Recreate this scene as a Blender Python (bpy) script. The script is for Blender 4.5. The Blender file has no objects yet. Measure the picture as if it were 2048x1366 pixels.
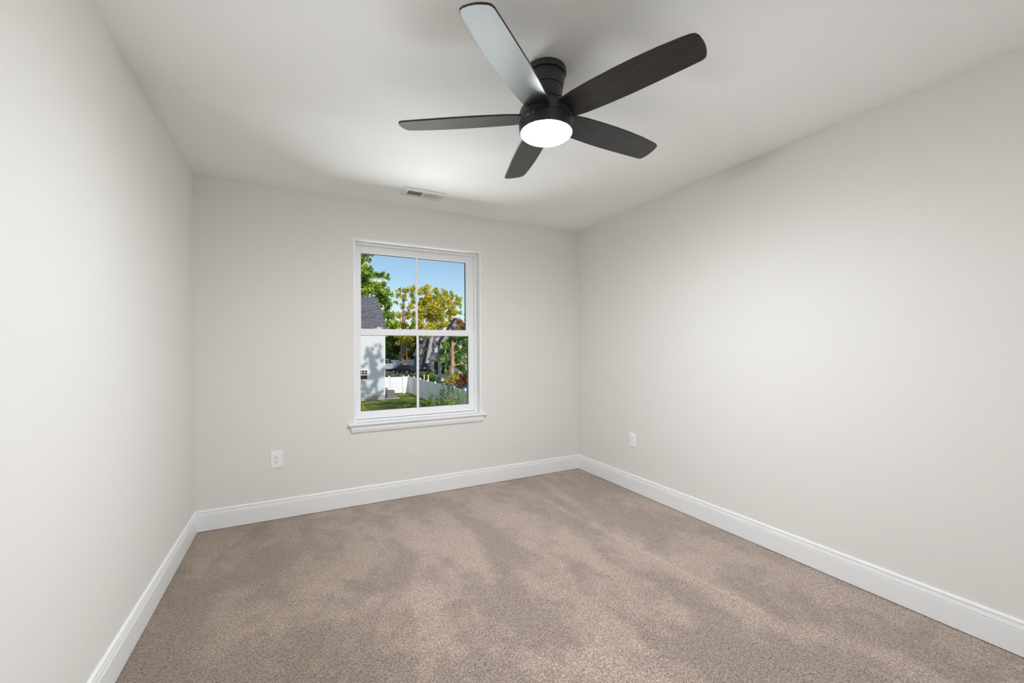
import bpy, bmesh, math, random
import numpy as np
from mathutils import Vector, Matrix

S = bpy.context.scene
COL = S.collection
PI = math.pi

# ------------------------------------------------------------------ camera
cd = bpy.data.cameras.new('camera'); cam = bpy.data.objects.new('camera', cd); COL.objects.link(cam)
yaw, roll = 0.47713, -0.00458
fw = Vector((math.sin(yaw), math.cos(yaw), 0)); rt = Vector((math.cos(yaw), -math.sin(yaw), 0)); up = Vector((0, 0, 1))
r2 = rt*math.cos(roll)+up*math.sin(roll); u2 = -rt*math.sin(roll)+up*math.cos(roll)
m = Matrix((r2, u2, -fw)).transposed().to_4x4(); m.translation = Vector((0.624, -3.4934, 1.2444))
cam.matrix_world = m
cd.sensor_width = 36; cd.lens = 829.352/2048*36; cd.shift_y = 13.04/2048
cd.clip_start = 0.02; cd.clip_end = 600
S.camera = cam

# ------------------------------------------------------------------ view, world, sun, lamps
S.view_settings.view_transform = 'Standard'; S.view_settings.look = 'None'
S.view_settings.exposure = 0.0; S.view_settings.gamma = 1; S.view_settings.use_curve_mapping = False
S.cycles.max_bounces = 14; S.cycles.diffuse_bounces = 10; S.cycles.glossy_bounces = 4
S.cycles.transparent_max_bounces = 16; S.cycles.sample_clamp_indirect = 8
S.cycles.caustics_reflective = False; S.cycles.caustics_refractive = False
SUN_DIR = Vector((0.075, -0.86, 0.5)).normalized()          # towards the sun
LAMP_STRENGTH = 418.0
W = bpy.data.worlds.new('sky'); S.world = W; W.use_nodes = True
nt = W.node_tree; nt.nodes.clear()
wo = nt.nodes.new('ShaderNodeOutputWorld'); bg = nt.nodes.new('ShaderNodeBackground'); sk = nt.nodes.new('ShaderNodeTexSky')
sk.sky_type = 'NISHITA'; sk.sun_disc = False; sk.sun_elevation = math.asin(SUN_DIR.z)
sk.sun_rotation = math.atan2(SUN_DIR.x, SUN_DIR.y)
sk.air_density = 1.0; sk.dust_density = 0.6; sk.ozone_density = 2.0
bg.inputs[1].default_value = 0.125
nt.links.new(sk.outputs[0], bg.inputs[0]); nt.links.new(bg.outputs[0], wo.inputs[0])
sd = bpy.data.lights.new('sun', 'SUN'); sd.energy = 2.8; sd.angle = math.radians(0.53); sd.color = (1.0, 0.95, 0.86)
so = bpy.data.objects.new('sun', sd); COL.objects.link(so); so.rotation_euler = SUN_DIR.to_track_quat('Z', 'Y').to_euler()
# added area lamp below the sill outside, standing in for daylight off the yard
ad = bpy.data.lights.new('yard_bounce_fill', 'AREA'); ad.shape = 'RECTANGLE'; ad.size = 6.0; ad.size_y = 1.9; ad.energy = 560; ad.color = (0.95, 0.98, 1.0)
ao = bpy.data.objects.new('yard_bounce_fill', ad); COL.objects.link(ao); ao.location = (2.0, 4.9, -1.25)
ao.rotation_euler = Vector((-0.05, -0.87, 0.48)).to_track_quat('-Z', 'Y').to_euler()
# daylight entering through the big sky opening
pd = bpy.data.lights.new('window_portal', 'AREA'); pd.shape = 'RECTANGLE'; pd.size = 1.06; pd.size_y = 1.46; pd.cycles.is_portal = True
po = bpy.data.objects.new('window_portal', pd); COL.objects.link(po); po.location = (1.565, 0.155, 1.39); po.rotation_euler = (-PI/2, 0, 0)

# ------------------------------------------------------------------ materials
def new_mat(name):
    mt = bpy.data.materials.new(name); mt.use_nodes = True
    return mt, mt.node_tree, mt.node_tree.nodes['Principled BSDF']
def N(t, typ, **kw):
    n = t.nodes.new(typ)
    for k, v in kw.items():
        if k.startswith('i_'): n.inputs[int(k[2:])].default_value = v
        else: setattr(n, k, v)
    return n
def lin(r, g, b):
    f = lambda c: (c/255/12.92) if c/255 <= .04045 else ((c/255+.055)/1.055)**2.4
    return (f(r), f(g), f(b), 1)
def plain(name, col, rough=.6, spec=.5, bump=0, bscale=200, vary=0, vscale=4, metal=0):
    mt, t, p = new_mat(name)
    p.inputs['Base Color'].default_value = col; p.inputs['Roughness'].default_value = rough
    p.inputs['Specular IOR Level'].default_value = spec; p.inputs['Metallic'].default_value = metal
    tc = N(t, 'ShaderNodeTexCoord')
    if vary:
        n = N(t, 'ShaderNodeTexNoise'); n.inputs['Scale'].default_value = vscale; n.inputs['Detail'].default_value = 4
        t.links.new(tc.outputs['Object'], n.inputs['Vector'])
        mr = N(t, 'ShaderNodeMapRange'); mr.inputs['From Min'].default_value = .3; mr.inputs['From Max'].default_value = .7
        mr.inputs['To Min'].default_value = 1-vary; mr.inputs['To Max'].default_value = 1+vary
        t.links.new(n.outputs[0], mr.inputs[0])
        v = N(t, 'ShaderNodeVectorMath', operation='SCALE'); v.inputs[0].default_value = col[:3]
        t.links.new(mr.outputs[0], v.inputs['Scale']); t.links.new(v.outputs[0], p.inputs['Base Color'])
    if bump:
        n = N(t, 'ShaderNodeTexNoise'); n.inputs['Scale'].default_value = bscale; n.inputs['Detail'].default_value = 3
        t.links.new(tc.outputs['Object'], n.inputs['Vector'])
        b = N(t, 'ShaderNodeBump'); b.inputs['Strength'].default_value = bump; b.inputs['Distance'].default_value = .002
        t.links.new(n.outputs[0], b.inputs['Height']); t.links.new(b.outputs[0], p.inputs['Normal'])
    return mt

M = {}
M['wall'] = plain('wall_paint', (.768, .756, .729, 1), .75, .3, bump=.08, bscale=180)
M['ceiling'] = plain('ceiling_paint', (.91, .92, .92, 1), .85, .2, bump=.08, bscale=150)
M['trim'] = plain('trim_paint', (.85, .86, .87, 1), .35, .45)
M['vinyl'] = plain('vinyl_window', (.86, .865, .88, 1), .38, .45)
M['plate'] = plain('outlet_plastic', (.90, .895, .885, 1), .4, .5)
M['slot'] = plain('dark_slot', (.02, .02, .02, 1), .7, .2)
M['vent'] = plain('vent_enamel', (.78, .78, .78, 1), .4, .5)
M['duct'] = plain('duct_dark', (.03, .03, .03, 1), .8, .1)
M['spacer'] = plain('glazing_gasket', (.02, .022, .025, 1), .6, .3)
M['screw'] = plain('screw_metal', (.6, .6, .6, 1), .3, .5, metal=1)
M['canopy'] = plain('fan_matte_black', (.030, .030, .031, 1), .42, .5)
M['groove'] = plain('fan_groove', (.006, .006, .006, 1), .6, .3)

def carpet_mat():
    mt, t, p = new_mat('carpet')
    tc = N(t, 'ShaderNodeTexCoord'); O = tc.outputs['Object']
    def noise(sc, det=2, rough=.5, vec=O, dist=0):
        n = N(t, 'ShaderNodeTexNoise'); n.inputs['Scale'].default_value = sc; n.inputs['Detail'].default_value = det
        n.inputs['Roughness'].default_value = rough; n.inputs['Distortion'].default_value = dist
        t.links.new(vec, n.inputs['Vector']); return n.outputs[0]
    fine = noise(150, 3, .65)
    vor = N(t, 'ShaderNodeTexVoronoi'); vor.inputs['Scale'].default_value = 190
    wv = N(t, 'ShaderNodeVectorMath', operation='SCALE')     # jitter the tufts a little
    nz = N(t, 'ShaderNodeTexNoise'); nz.inputs['Scale'].default_value = 60; t.links.new(O, nz.inputs['Vector'])
    t.links.new(nz.outputs['Color'], wv.inputs[0]); wv.inputs['Scale'].default_value = .02
    ad2 = N(t, 'ShaderNodeVectorMath', operation='ADD'); t.links.new(O, ad2.inputs[0]); t.links.new(wv.outputs[0], ad2.inputs[1])
    t.links.new(ad2.outputs[0], vor.inputs['Vector'])
    # yarn tone per tuft
    cr = N(t, 'ShaderNodeValToRGB'); e = cr.color_ramp.elements
    e[0].position = .30; e[0].color = CARPET[0]; e[1].position = .72; e[1].color = CARPET[2]
    mid = e.new(.5); mid.color = CARPET[1]
    t.links.new(fine, cr.inputs[0])
    # nap direction left by walking and vacuuming: lighter and darker swaths
    mp = N(t, 'ShaderNodeMapping'); mp.inputs['Rotation'].default_value = (0, 0, math.radians(-28)); mp.inputs['Scale'].default_value = (1.0, .42, 1)
    t.links.new(O, mp.inputs['Vector'])
    big = noise(3.4, 3, .5, mp.outputs[0], .35)
    med = noise(9, 2, .5, O, .4)
    mx = N(t, 'ShaderNodeMath', operation='MULTIPLY_ADD'); mx.inputs[1].default_value = .35
    t.links.new(med, mx.inputs[0]); t.links.new(big, mx.inputs[2])
    mr = N(t, 'ShaderNodeMapRange', interpolation_type='SMOOTHSTEP'); mr.inputs['From Min'].default_value = .56; mr.inputs['From Max'].default_value = .80
    mr.inputs['To Min'].default_value = .80; mr.inputs['To Max'].default_value = 1.15
    t.links.new(mx.outputs[0], mr.inputs[0])
    sc = N(t, 'ShaderNodeVectorMath', operation='SCALE'); t.links.new(cr.outputs[0], sc.inputs[0]); t.links.new(mr.outputs[0], sc.inputs['Scale'])
    # strip beside the left wall darker and browner: dimmer light painted into the carpet colour
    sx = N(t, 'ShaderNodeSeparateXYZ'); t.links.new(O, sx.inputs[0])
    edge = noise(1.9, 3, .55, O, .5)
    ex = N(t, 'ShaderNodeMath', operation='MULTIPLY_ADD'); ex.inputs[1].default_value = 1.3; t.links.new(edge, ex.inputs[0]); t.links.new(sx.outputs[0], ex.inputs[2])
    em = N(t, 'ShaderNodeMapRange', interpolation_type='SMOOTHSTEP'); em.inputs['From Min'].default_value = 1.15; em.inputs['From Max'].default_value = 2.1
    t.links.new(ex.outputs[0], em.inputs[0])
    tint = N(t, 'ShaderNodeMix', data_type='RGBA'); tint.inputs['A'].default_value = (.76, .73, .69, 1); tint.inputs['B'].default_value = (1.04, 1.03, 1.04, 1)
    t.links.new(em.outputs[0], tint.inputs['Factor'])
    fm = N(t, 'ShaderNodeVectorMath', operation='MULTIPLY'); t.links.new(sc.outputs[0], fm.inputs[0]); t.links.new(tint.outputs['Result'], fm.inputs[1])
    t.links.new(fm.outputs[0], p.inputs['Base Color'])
    p.inputs['Roughness'].default_value = .95; p.inputs['Specular IOR Level'].default_value = .1
    p.inputs['Sheen Weight'].default_value = .55; p.inputs['Sheen Roughness'].default_value = .4; p.inputs['Sheen Tint'].default_value = (1, .88, .78, 1)
    hm = N(t, 'ShaderNodeMath', operation='SUBTRACT'); t.links.new(fine, hm.inputs[0]); t.links.new(vor.outputs['Distance'], hm.inputs[1])
    b = N(t, 'ShaderNodeBump'); b.inputs['Strength'].default_value = .9; b.inputs['Distance'].default_value = .006
    t.links.new(hm.outputs[0], b.inputs['Height']); t.links.new(b.outputs[0], p.inputs['Normal'])
    return mt
CARPET = [(.125, .084, .060, 1), (.37, .29, .24, 1), (.72, .61, .54, 1)]
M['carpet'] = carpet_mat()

def blade_mat():
    mt, t, p = new_mat('fan_blade_wood')
    tc = N(t, 'ShaderNodeTexCoord'); mp = N(t, 'ShaderNodeMapping'); mp.inputs['Scale'].default_value = (5, 120, 5)
    t.links.new(tc.outputs['Object'], mp.inputs['Vector'])
    n = N(t, 'ShaderNodeTexNoise'); n.inputs['Scale'].default_value = 1.6; n.inputs['Detail'].default_value = 5; n.inputs['Distortion'].default_value = .4
    t.links.new(mp.outputs[0], n.inputs['Vector'])
    cr = N(t, 'ShaderNodeValToRGB'); cr.color_ramp.elements[0].position = .42; cr.color_ramp.elements[0].color = (.006, .006, .006, 1)
    cr.color_ramp.elements[1].position = .75; cr.color_ramp.elements[1].color = (.034, .034, .034, 1)
    t.links.new(n.outputs[0], cr.inputs[0]); t.links.new(cr.outputs[0], p.inputs['Base Color'])
    p.inputs['Roughness'].default_value = .33; p.inputs['Specular IOR Level'].default_value = .6
    b = N(t, 'ShaderNodeBump'); b.inputs['Strength'].default_value = .12; b.inputs['Distance'].default_value = .001
    t.links.new(n.outputs[0], b.inputs['Height']); t.links.new(b.outputs[0], p.inputs['Normal'])
    return mt
M['blade'] = blade_mat()

def emit_mat(name, col, s):
    mt, t, p = new_mat(name)
    p.inputs['Base Color'].default_value = (.8, .8, .8, 1)
    p.inputs['Emission Color'].default_value = col; p.inputs['Emission Strength'].default_value = s
    return mt
M['lens'] = emit_mat('lit_lens', (.93, .965, 1.0, 1), LAMP_STRENGTH)

def glass_mat():
    mt, t, p = new_mat('window_glass'); t.nodes.remove(p)
    out = t.nodes['Material Output']
    tr = N(t, 'ShaderNodeBsdfTransparent'); gl = N(t, 'ShaderNodeBsdfGlossy'); gl.inputs['Roughness'].default_value = .05
    tr.inputs[0].default_value = (.97, .985, .98, 1)
    fr = N(t, 'ShaderNodeFresnel'); fr.inputs[0].default_value = 1.45
    mx = N(t, 'ShaderNodeMixShader'); mm = N(t, 'ShaderNodeMath', operation='MULTIPLY'); mm.inputs[1].default_value = .03
    t.links.new(fr.outputs[0], mm.inputs[0]); t.links.new(mm.outputs[0], mx.inputs[0])
    t.links.new(tr.outputs[0], mx.inputs[1]); t.links.new(gl.outputs[0], mx.inputs[2]); t.links.new(mx.outputs[0], out.inputs[0])
    return mt
M['glass'] = glass_mat()

def leaf_mat(name, cols, trans=.3):
    mt, t, p = new_mat(name)
    g = N(t, 'ShaderNodeNewGeometry'); cr = N(t, 'ShaderNodeValToRGB'); el = cr.color_ramp.elements
    k = len(cols)
    el[0].color = (*cols[0], 1); el[1].color = (*cols[-1], 1)
    for i in range(1, k-1):
        e = el.new(i/(k-1)); e.color = (*cols[i], 1)
    # neighbouring leaves share a tone: a slow noise plus a random step per leaf
    tc = N(t, 'ShaderNodeTexCoord'); n = N(t, 'ShaderNodeTexNoise'); n.inputs['Scale'].default_value = .55; n.inputs['Detail'].default_value = 2
    t.links.new(tc.outputs['Object'], n.inputs['Vector'])
    ma = N(t, 'ShaderNodeMath', operation='MULTIPLY_ADD'); ma.inputs[1].default_value = .6
    mb = N(t, 'ShaderNodeMath', operation='MULTIPLY_ADD'); mb.inputs[1].default_value = 1.7; mb.inputs[2].default_value = -.65
    t.links.new(n.outputs[0], mb.inputs[0]); t.links.new(g.outputs['Random Per Island'], ma.inputs[0]); t.links.new(mb.outputs[0], ma.inputs[2])
    t.links.new(ma.outputs[0], cr.inputs[0]); t.links.new(cr.outputs[0], p.inputs['Base Color'])
    p.inputs['Roughness'].default_value = .5; p.inputs['Specular IOR Level'].default_value = .35
    tl = N(t, 'ShaderNodeBsdfTranslucent'); t.links.new(cr.outputs[0], tl.inputs[0])
    mx = N(t, 'ShaderNodeMixShader'); mx.inputs[0].default_value = trans
    t.links.new(p.outputs[0], mx.inputs[1]); t.links.new(tl.outputs[0], mx.inputs[2]); t.links.new(mx.outputs[0], t.nodes['Material Output'].inputs[0])
    return mt
M['leaf_green'] = leaf_mat('leaf_green', [(.03, .08, .01), (.17, .32, .03), (.45, .60, .06), (.75, .85, .16)])
M['leaf_gold'] = leaf_mat('leaf_gold', [(.10, .17, .02), (.48, .50, .04), (.85, .72, .06), (.80, .42, .06)])
M['leaf_dark'] = leaf_mat('leaf_dark', [(.012, .03, .01), (.04, .09, .02), (.10, .18, .03), (.25, .30, .05)])
M['leaf_fresh'] = leaf_mat('leaf_fresh', [(.03, .09, .02), (.10, .24, .04), (.24, .42, .07), (.40, .58, .14)])
M['leaf_yellow'] = leaf_mat('leaf_yellow', [(.25, .28, .02), (.60, .52, .04), (.80, .66, .08)])
M['leaf_red'] = leaf_mat('leaf_red', [(.05, .012, .01), (.16, .03, .02), (.42, .12, .05)])
M['leaf_orange'] = leaf_mat('leaf_orange', [(.20, .16, .04), (.55, .30, .14), (.65, .42, .25)])
M['leaf_wisp'] = leaf_mat('leaf_wisp', [(.03, .06, .03), (.08, .16, .06), (.22, .34, .10), (.45, .55, .16)])
M['bark'] = plain('bark', (.32, .235, .18, 1), .9, .2, bump=.6, bscale=12, vary=.35, vscale=6)
M['bark_red'] = plain('bark_red', (.34, .13, .07, 1), .9, .2, vary=.3, vscale=6)
M['bark_pale'] = plain('bark_pale', (.55, .50, .44, 1), .9, .2, vary=.45, vscale=3)
M['bark_ivy'] = plain('bark_warm', (.60, .36, .24, 1), .9, .2, vary=.5, vscale=7)

def grass_mat():
    mt, t, p = new_mat('lawn_grass'); tc = N(t, 'ShaderNodeTexCoord')
    n = N(t, 'ShaderNodeTexNoise'); n.inputs['Scale'].default_value = .7; n.inputs['Detail'].default_value = 9; n.inputs['Roughness'].default_value = .7
    t.links.new(tc.outputs['Object'], n.inputs['Vector'])
    cr = N(t, 'ShaderNodeValToRGB'); e = cr.color_ramp.elements; e[0].position = .3; e[0].color = (.05, .09, .015, 1); e[1].position = .68; e[1].color = (.50, .46, .15, 1)
    mid = e.new(.5); mid.color = (.15, .21, .03, 1)
    t.links.new(n.outputs[0], cr.inputs[0]); t.links.new(cr.outputs[0], p.inputs['Base Color'])
    p.inputs['Roughness'].default_value = .95; p.inputs['Specular IOR Level'].default_value = .1
    return mt
M['grass'] = grass_mat()
M['asphalt'] = plain('asphalt', (.16, .155, .15, 1), .9, .2, vary=.2, vscale=2)
M['concrete'] = plain('concrete', (.42, .40, .37, 1), .9, .2, vary=.15, vscale=2)
M['foundation'] = plain('foundation', (.42, .38, .36, 1), .9, .2, vary=.12, vscale=4)

def siding_mat(name, col, pitch=.102, dark=.55):
    mt, t, p = new_mat(name); tc = N(t, 'ShaderNodeTexCoord'); sx = N(t, 'ShaderNodeSeparateXYZ')
    t.links.new(tc.outputs['Object'], sx.inputs[0])
    d = N(t, 'ShaderNodeMath', operation='DIVIDE'); d.inputs[1].default_value = pitch; t.links.new(sx.outputs[2], d.inputs[0])
    f = N(t, 'ShaderNodeMath', operation='FRACT'); t.links.new(d.outputs[0], f.inputs[0])
    # each lap leans out towards its lower edge
    b = N(t, 'ShaderNodeBump'); b.inputs['Strength'].default_value = 1; b.inputs['Distance'].default_value = .016; b.invert = True
    t.links.new(f.outputs[0], b.inputs['Height']); t.links.new(b.outputs[0], p.inputs['Normal'])
    p.inputs['Base Color'].default_value = col; p.inputs['Roughness'].default_value = .6
    return mt
M['siding_white'] = siding_mat('siding_white', (.67, .68, .73, 1))
M['siding_blue'] = siding_mat('siding_blue', (.05, .06, .105, 1), .13)
M['siding_cream'] = siding_mat('siding_cream', (.56, .58, .47, 1), .12)
M['siding_shade'] = siding_mat('siding_shade', (.30, .34, .42, 1), .12)  # gable of the cream house: bluish shade put into the siding colour
M['siding_grey'] = siding_mat('siding_grey', (.50, .55, .62, 1), .12)
M['white_paint'] = plain('white_paint', (.80, .80, .80, 1), .5)
M['cream_paint'] = plain('cream_paint', (.66, .66, .52, 1), .6)
M['fence'] = plain('fence_vinyl', (.90, .90, .94, 1), .45, .5)
M['winglass'] = plain('dark_window_glass', (.02, .022, .03, 1), .08, .6)

def shingle_mat(name, c1, c2):
    mt, t, p = new_mat(name); tc = N(t, 'ShaderNodeTexCoord'); br = N(t, 'ShaderNodeTexBrick')
    br.inputs['Scale'].default_value = 1; br.inputs['Brick Width'].default_value = .30; br.inputs['Row Height'].default_value = .14
    br.inputs['Mortar Size'].default_value = .012; br.inputs['Color1'].default_value = c1; br.inputs['Color2'].default_value = c2
    br.inputs['Mortar'].default_value = tuple(x*.45 for x in c1[:3])+(1,); br.inputs['Mortar Smooth'].default_value = .2
    mp = N(t, 'ShaderNodeMapping'); mp.inputs['Rotation'].default_value = (math.radians(-38), 0, 0)
    t.links.new(tc.outputs['Object'], mp.inputs[0]); t.links.new(mp.outputs[0], br.inputs['Vector'])
    t.links.new(br.outputs['Color'], p.inputs['Base Color']); p.inputs['Roughness'].default_value = .95; p.inputs['Specular IOR Level'].default_value = .1
    return mt
M['shingle'] = shingle_mat('shingle_grey', (.13, .13, .15, 1), (.24, .235, .27, 1))
M['shingle_pale'] = shingle_mat('shingle_pale', (.50, .49, .49, 1), (.58, .56, .55, 1))
M['shingle_red'] = shingle_mat('shingle_red', (.16, .07, .055, 1), (.26, .12, .10, 1))
M['brick'] = shingle_mat('brick', (.36, .14, .09, 1), (.45, .20, .13, 1))
M['gutter'] = plain('dark_gutter', (.04, .03, .03, 1), .5)
M['car_dark'] = plain('car_paint_dark', (.022, .024, .035, 1), .22, .8, metal=.3)
M['car_black'] = plain('car_paint_black', (.012, .013, .020, 1), .2, .8)
M['van'] = plain('van_paint', (.55, .58, .64, 1), .3, .6)
M['tyre'] = plain('tyre', (.02, .02, .02, 1), .8)
M['rim'] = plain('wheel_rim', (.6, .6, .62, 1), .3, metal=.8)
M['redlamp'] = plain('red_lamp', (.5, .01, .03, 1), .2, .6)
M['headlamp'] = plain('clear_lamp', (.75, .78, .82, 1), .1, .7)
M['ac'] = plain('ac_grey', (.30, .27, .28, 1), .6, bump=.8, bscale=40)
M['acdark'] = plain('ac_grille', (.06, .06, .06, 1), .7)
M['tarp'] = plain('blue_plastic', (.03, .10, .50, 1), .5)

# ------------------------------------------------------------------ helpers
class MB:
    def __init__(s): s.v = []; s.f = []
    def add(s, vs, fs):
        o = len(s.v); s.v += [tuple(v) for v in vs]; s.f += [tuple(i+o for i in f) for f in fs]; return s
    def box(s, x0, x1, y0, y1, z0, z1):
        return s.add([(x0,y0,z0),(x1,y0,z0),(x1,y1,z0),(x0,y1,z0),(x0,y0,z1),(x1,y0,z1),(x1,y1,z1),(x0,y1,z1)],
                     [(0,3,2,1),(4,5,6,7),(0,1,5,4),(1,2,6,5),(2,3,7,6),(3,0,4,7)])
    def prism(s, poly, axis, a, b):
        """extrude a polygon (list of 2D) along axis from a to b"""
        n = len(poly)
        def P(q, t):
            if axis == 0: return (t, q[0], q[1])
            if axis == 1: return (q[0], t, q[1])
            return (q[0], q[1], t)
        vs = [P(q, a) for q in poly]+[P(q, b) for q in poly]
        return s.add(vs, [tuple(range(n))[::-1], tuple(range(n, 2*n))]+[(i, (i+1) % n, n+(i+1) % n, n+i) for i in range(n)])
    def hull8(s, pts):
        return s.add(pts, [(0,3,2,1),(4,5,6,7),(0,1,5,4),(1,2,6,5),(2,3,7,6),(3,0,4,7)])
    def lathe(s, prof, cx=0, cy=0, n=64, cap0=False, cap1=False):
        vs = []; fs = []
        for r, z in prof:
            for i in range(n):
                a = 2*PI*i/n; vs.append((cx+r*math.cos(a), cy+r*math.sin(a), z))
        for j in range(len(prof)-1):
            for i in range(n):
                k = (i+1) % n; fs.append((j*n+i, (j+1)*n+i, (j+1)*n+k, j*n+k))
        if cap0: fs.append(tuple(range(n)))
        if cap1: fs.append(tuple((len(prof)-1)*n+i for i in range(n))[::-1])
        return s.add(vs, fs)
    def tube(s, pts, rad, n=10):
        pts = [Vector(p) for p in pts]; vs = []; fs = []
        for j, p in enumerate(pts):
            d = (pts[min(j+1, len(pts)-1)]-pts[max(j-1, 0)]).normalized()
            a = d.orthogonal().normalized() if j == 0 else (a-d*a.dot(d)).normalized()
            b = d.cross(a); r = rad[j] if isinstance(rad, (list, tuple)) else rad
            for i in range(n):
                t = 2*PI*i/n; vs.append(p+a*r*math.cos(t)+b*r*math.sin(t))
        for j in range(len(pts)-1):
            for i in range(n):
                k = (i+1) % n; fs.append((j*n+i, j*n+k, (j+1)*n+k, (j+1)*n+i))
        fs.append(tuple(range(n))[::-1]); fs.append(tuple((len(pts)-1)*n+i for i in range(n)))
        return s.add(vs, fs)
    def build(s, name, mat, parent=None, smooth=False, bevel=0, origin=None):
        if origin is not None: vs = [(x-origin[0], y-origin[1], z-origin[2]) for x, y, z in s.v]
        else: vs = s.v
        me = bpy.data.meshes.new(name); me.from_pydata(vs, [], s.f)
        bm = bmesh.new(); bm.from_mesh(me); bmesh.ops.recalc_face_normals(bm, faces=bm.faces); bm.to_mesh(me); bm.free()
        me.materials.append(mat); o = bpy.data.objects.new(name, me); COL.objects.link(o)
        if origin is not None: o.location = origin
        if smooth:
            me.polygons.foreach_set('use_smooth', [True]*len(me.polygons))
            me.set_sharp_from_angle(angle=math.radians(35))
        if bevel:
            b = o.modifiers.new('bevel', 'BEVEL'); b.width = bevel; b.segments = 2; b.limit_method = 'ANGLE'; b.angle_limit = math.radians(40)
        if parent is not None:
            o.parent = parent
            o.matrix_parent_inverse = Matrix.Translation(-Vector(parent_world(parent)))
        return o
def parent_world(p):
    v = Vector(p.location)
    while p.parent is not None: p = p.parent; v = v  # children keep world-space numbers
    return v
def thing(name, label, cat, loc, group=None):
    o = bpy.data.objects.new(name, None); COL.objects.link(o); o.location = loc; o.empty_display_size = .1
    o['label'] = label; o['category'] = cat
    if group: o['group'] = group
    return o
def tag(o, label, cat, group=None):
    o['label'] = label; o['category'] = cat
    if group: o['group'] = group
    return o
def struct(o): o['kind'] = 'structure'; return o

def sub(o, parent):
    """attach o (world numbers) under parent keeping place"""
    o.parent = parent
    bpy.context.view_layer.update()
    o.matrix_parent_inverse = parent.matrix_world.inverted()
    return o

# ------------------------------------------------------------------ the room
RW, RL, RH = 3.2004, 3.95, 2.44
T = .165
OX0, OX1, OZ0, OZ1 = 1.017, 2.113, .630, 2.128              # rough opening in the back wall
w = MB(); w.box(-T, OX0, 0, T, -.3, RH+.2); w.box(OX1, RW+T, 0, T, -.3, RH+.2); w.box(OX0, OX1, 0, T, OZ1, RH+.2); w.box(OX0, OX1, 0, T, -.3, OZ0)
struct(w.build('wall_back', M['wall']))
struct(MB().box(-T, 0, -RL-T, 0, -.3, RH+.2).build('wall_left', M['wall']))
struct(MB().box(RW, RW+T, -RL-T, 0, -.3, RH+.2).build('wall_right', M['wall']))
DX0, DX1, DZ = 1.9, 2.72, 2.04
w = MB(); w.box(0, DX0, -RL-T, -RL, -.3, RH+.2); w.box(DX1, RW, -RL-T, -RL, -.3, RH+.2); w.box(DX0, DX1, -RL-T, -RL, DZ, RH+.2); w.box(DX0, DX1, -RL-T, -RL, -.3, 0)
struct(w.build('wall_rear', M['wall']))
struct(MB().box(0, RW, -RL, 0, RH, RH+.2).build('ceiling', M['ceiling']))
# carpeted floor, gently pile-rough surface
nx, ny = 320, 395
xs = np.linspace(0, RW, nx+1); ys = np.linspace(-RL, 0, ny+1); gx, gy = np.meshgrid(xs, ys)
rng = np.random.default_rng(5)
gz = -rng.random(gx.shape)*.0022
vv = np.stack([gx, gy, gz], -1).reshape(-1, 3)
ii = np.arange(nx*ny); r_, c_ = ii//nx, ii % nx; b0 = r_*(nx+1)+c_
ff = np.stack([b0, b0+1, b0+nx+2, b0+nx+1], -1)
base = [(0,-RL,-.12),(RW,-RL,-.12),(RW,0,-.12),(0,0,-.12)]
me = bpy.data.meshes.new('floor'); nv = len(vv)
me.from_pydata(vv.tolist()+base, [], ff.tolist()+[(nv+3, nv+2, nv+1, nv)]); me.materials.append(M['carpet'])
fl = bpy.data.objects.new('floor', me); COL.objects.link(fl); struct(fl)

# door in the rear wall (behind the photographer)
d = bpy.data.objects.new('door_1', None); COL.objects.link(d); d.location = ((DX0+DX1)/2, -RL, 0); struct(d)
q = MB().box(DX0+.02, DX1-.02, -RL-.06, -RL-.02, .01, DZ-.02).build('door_leaf', M['trim'], d, bevel=.002)
q = MB(); q.box(DX0-.06, DX0+.015, -RL-.01, -RL+.016, 0, DZ+.06); q.box(DX1-.015, DX1+.06, -RL-.01, -RL+.016, 0, DZ+.06); q.box(DX0+.015, DX1-.015, -RL-.01, -RL+.016, DZ-.015, DZ+.06)
q.build('door_casing', M['trim'], d, bevel=.003)
MB().tube([(DX0+.09, -RL-.02, .95), (DX0+.09, -RL+.03, .95)], .012).tube([(DX0+.09, -RL+.03, .95), (DX0+.09, -RL+.055, .95)], [.026, .022], 16).build('door_handle', M['screw'], d, smooth=True)

# baseboards with a two-step moulded top, mitred in the corners
BB = [(0, 0), (.0143, 0), (.0143, .0985), (.0138, .1000), (.0095, .1008), (.0095, .1030), (.0132, .1040), (.0132, .1065), (.0100, .1220),
      (.0066, .1230), (.0066, .1252), (.0098, .1262), (.0098, .1320), (.0075, .1375), (.0045, .1397), (0, .1397)]
def baseboard(name, A, B, inw):
    A = Vector(A); B = Vector(B); inw = Vector(inw); d = (B-A).normalized(); n = len(BB); vs = []
    for P, sgn in ((A, 1), (B, -1)):
        for t_, z in BB: vs.append(P+inw*t_+d*(sgn*t_)+Vector((0, 0, z+.003)))
    fs = [tuple(range(n)), tuple(range(n, 2*n))[::-1]]+[(i, (i+1) % n, n+(i+1) % n, n+i) for i in range(n)]
    return struct(MB().add(vs, fs).build(name, M['trim']))
baseboard('baseboard_back', (0, 0, 0), (RW, 0, 0), (0, -1, 0))
baseboard('baseboard_left', (0, -RL, 0), (0, 0, 0), (1, 0, 0))
baseboard('baseboard_right', (RW, 0, 0), (RW, -RL, 0), (-1, 0, 0))
baseboard('baseboard_rear', (DX0-.06, -RL, 0), (0, -RL, 0), (0, 1, 0))

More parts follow.
